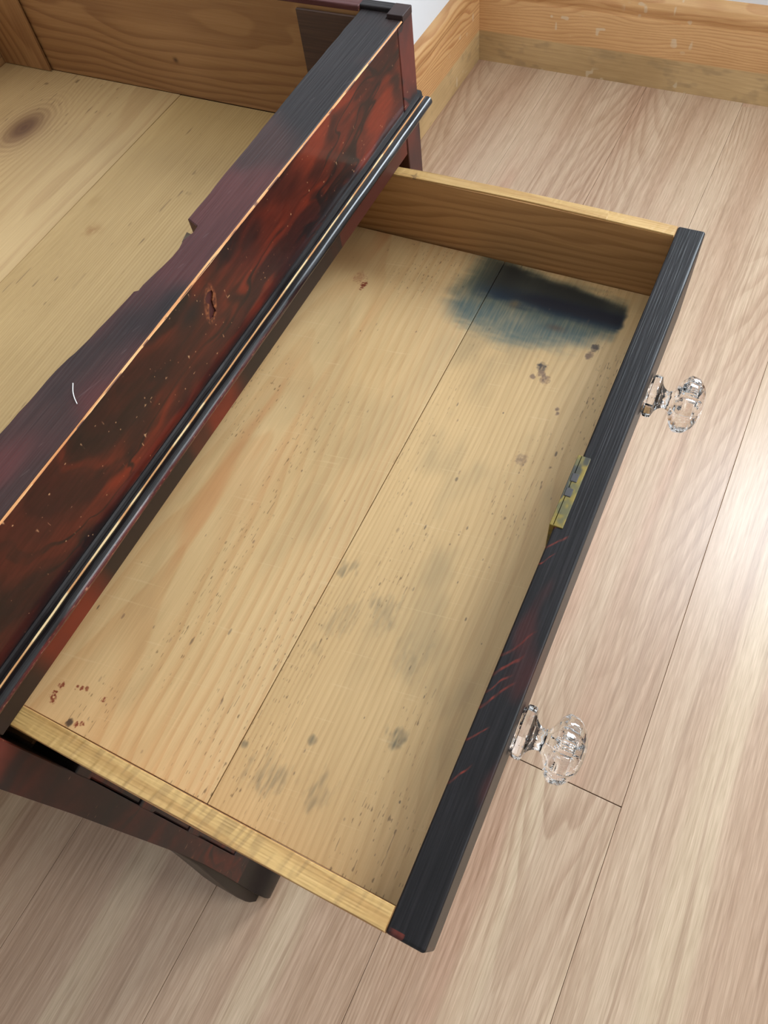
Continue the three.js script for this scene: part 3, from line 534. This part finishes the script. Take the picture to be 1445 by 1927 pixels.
for (const [z0, z1, bow] of [[DZ0, -0.1051, -1], [0.3300, DZ1, 1]]) {
  const sag = (x) => (bow < 0 ? -0.0026 : 0.0004) * Math.sin(Math.PI * clamp01((x + 0.12) / (DI + 0.12)));   // the far side has bowed outwards
  const g = new THREE.BoxGeometry(DI + 0.40, DT - 0.5312, z1 - z0, 60, 1, 1).translate((DI - 0.40) / 2, (DT + 0.5288) / 2, (z0 + z1) / 2);
  uv(g, 0, 0.5, 0.12, -0.34, 0.53); { const p = g.attributes.position; for (let i = 0; i < p.count; i++) p.setZ(i, p.getZ(i) + sag(p.getX(i))); }
  dpart('drawer_side', g, M.drawerSide);
  // planed top edge, slightly hollowed by wear
  const n = 60, outline = [];
  for (let i = 0; i <= n; i++) { const x = -0.40 + (DI - 0.0004 + 0.40) * i / n; outline.push([x, z0 + (bow < 0 ? 0.0004 : -0.0002) + 0.0004 * noise(x * 60, 3)]); }
  for (let i = n; i >= 0; i--) { const x = -0.40 + (DI - 0.0004 + 0.40) * i / n, s = (x + 0.05) / 0.2; outline.push([x, z1 - 0.0003 - 0.0005 * noise(x * 70, 8) - (bow < 0 ? 0.0006 * Math.sin(Math.PI * clamp01(s)) : 0)]); }
  const e = slab(outline, DT - 0.0016, DT - 0.0002, 0.0003); uvf(e, (x, y, z) => [(x + 0.16 + (bow < 0 ? 0.23 : 0)) / 0.5, (z - z0) / 0.02]); { const p = e.attributes.position; for (let i = 0; i < p.count; i++) p.setZ(i, p.getZ(i) + sag(p.getX(i))); } dpart('side_edge', e, M.drawerEdge, { label: 'pale worn top edge of a drawer side' });
}
for (const [x0, x1] of [[-0.395, 0.03975], [0.04025, DI]]) {
  const g = box(x0, x1, 0.5410, DB, -0.1051, 0.3300, 0.0004); uvf(g, (x, y, z) => [(z + 0.11) / 0.46, (x + 0.14) / 0.30]); dpart('bottom_board', g, M.drawerBottom);
}
{ const g = box(-0.400, -0.388, 0.5412, 0.6000, -0.1050, 0.3299, 0.0005); uv(g, 2, 0.5, 0.12, 0, 0.53); dpart('drawer_back', g, M.drawerSide); }
{
  const lock = drawer.children.find((c) => c.name === 'lock'); drawer.remove(lock);
  const pl = box(0.1541, 0.1568, 0.5730, 0.6027, 0.0850, 0.1330, 0.0004), top = box(0.1556, 0.1614, 0.6000, 0.6027, 0.0851, 0.1329, 0.0004);
  const body = mergeGeometries([pl, top]); uvf(body, (x, y, z) => [(z - 0.085) / 0.05, (x - 0.154 + (0.6027 - y)) / 0.02]); dpart('lock', body, M.brass, { label: 'worn brass lock plate let into the drawer front' });
  for (const z of [0.1005, 0.1105]) dpart('lock_bolt', box(0.1552, 0.1590, 0.6018, 0.6031, z - 0.0028, z + 0.0028, 0.0004), M.bolt);
}
for (const z of [-0.0085, 0.2290]) knob(drawer, DX, 0.5565, z);

// ------------------------------------------------------------------ the closed drawers below
for (const [y0, y1] of [[0.4225, 0.5045], [0.3130, 0.3950], [0.1665, 0.2850]]) {
  const d = group(chest, nm('drawer'), -0.2, y0, 0.1085, { label: 'closed drawer below the open one' });
  put(d, nm('drawer_front'), uvf(plate([[0.2178 - innerEdge(y0), y0 + 0.0010], [innerEdge(y0) - 0.0008, y0 + 0.0010], [innerEdge(y1) - 0.0008, y1 - 0.0010], [0.2178 - innerEdge(y1), y1 - 0.0010]], -0.072, FX - 0.0016, [], 0.0010), (x, y, z) => [(z + 0.16) / 0.54 + y0 * 3, 0.40 + 0.54 * (y - y0) / (y1 - y0)]), M.stile);
  for (const [a, b] of [[-0.1270, -0.1170], [0.3300, 0.3400]]) { const g = box(-0.40, -0.072, y0 + 0.003, y1 - 0.004, a, b, 0.0005); uv(g, 0, 0.5, 0.12); put(d, nm('drawer_side'), g, M.drawerSide); }
  for (const z of [-0.0085, 0.2290]) knob(d, FX - 0.0016, (y0 + y1) / 2, z);
}
{
  const c = new THREE.CatmullRomCurve3([[-0.0676, 0.6952, 0.1967],[-0.0643, 0.6952, 0.2009],[-0.0611, 0.6952, 0.2038],[-0.0576, 0.6952, 0.2062]].map((p) => new THREE.Vector3(...p)));
  const m = new THREE.Mesh(new THREE.TubeGeometry(c, 24, 0.00022, 6), std({ color: 0xe4e2de, roughness: 0.6 })); m.name = 'fibre';
  m.geometry.translate(-c.points[1].x, -0.69498, -c.points[1].z); m.position.set(c.points[1].x, 0.69498, c.points[1].z);
  m.userData = { label: 'short white fibre lying on the flat top of the front rail', category: 'fibre' }; scene.add(m);
}
scene.traverse((o) => { if (o.isMesh) o.castShadow = o.receiveShadow = true; });
renderer.render(scene, camera);
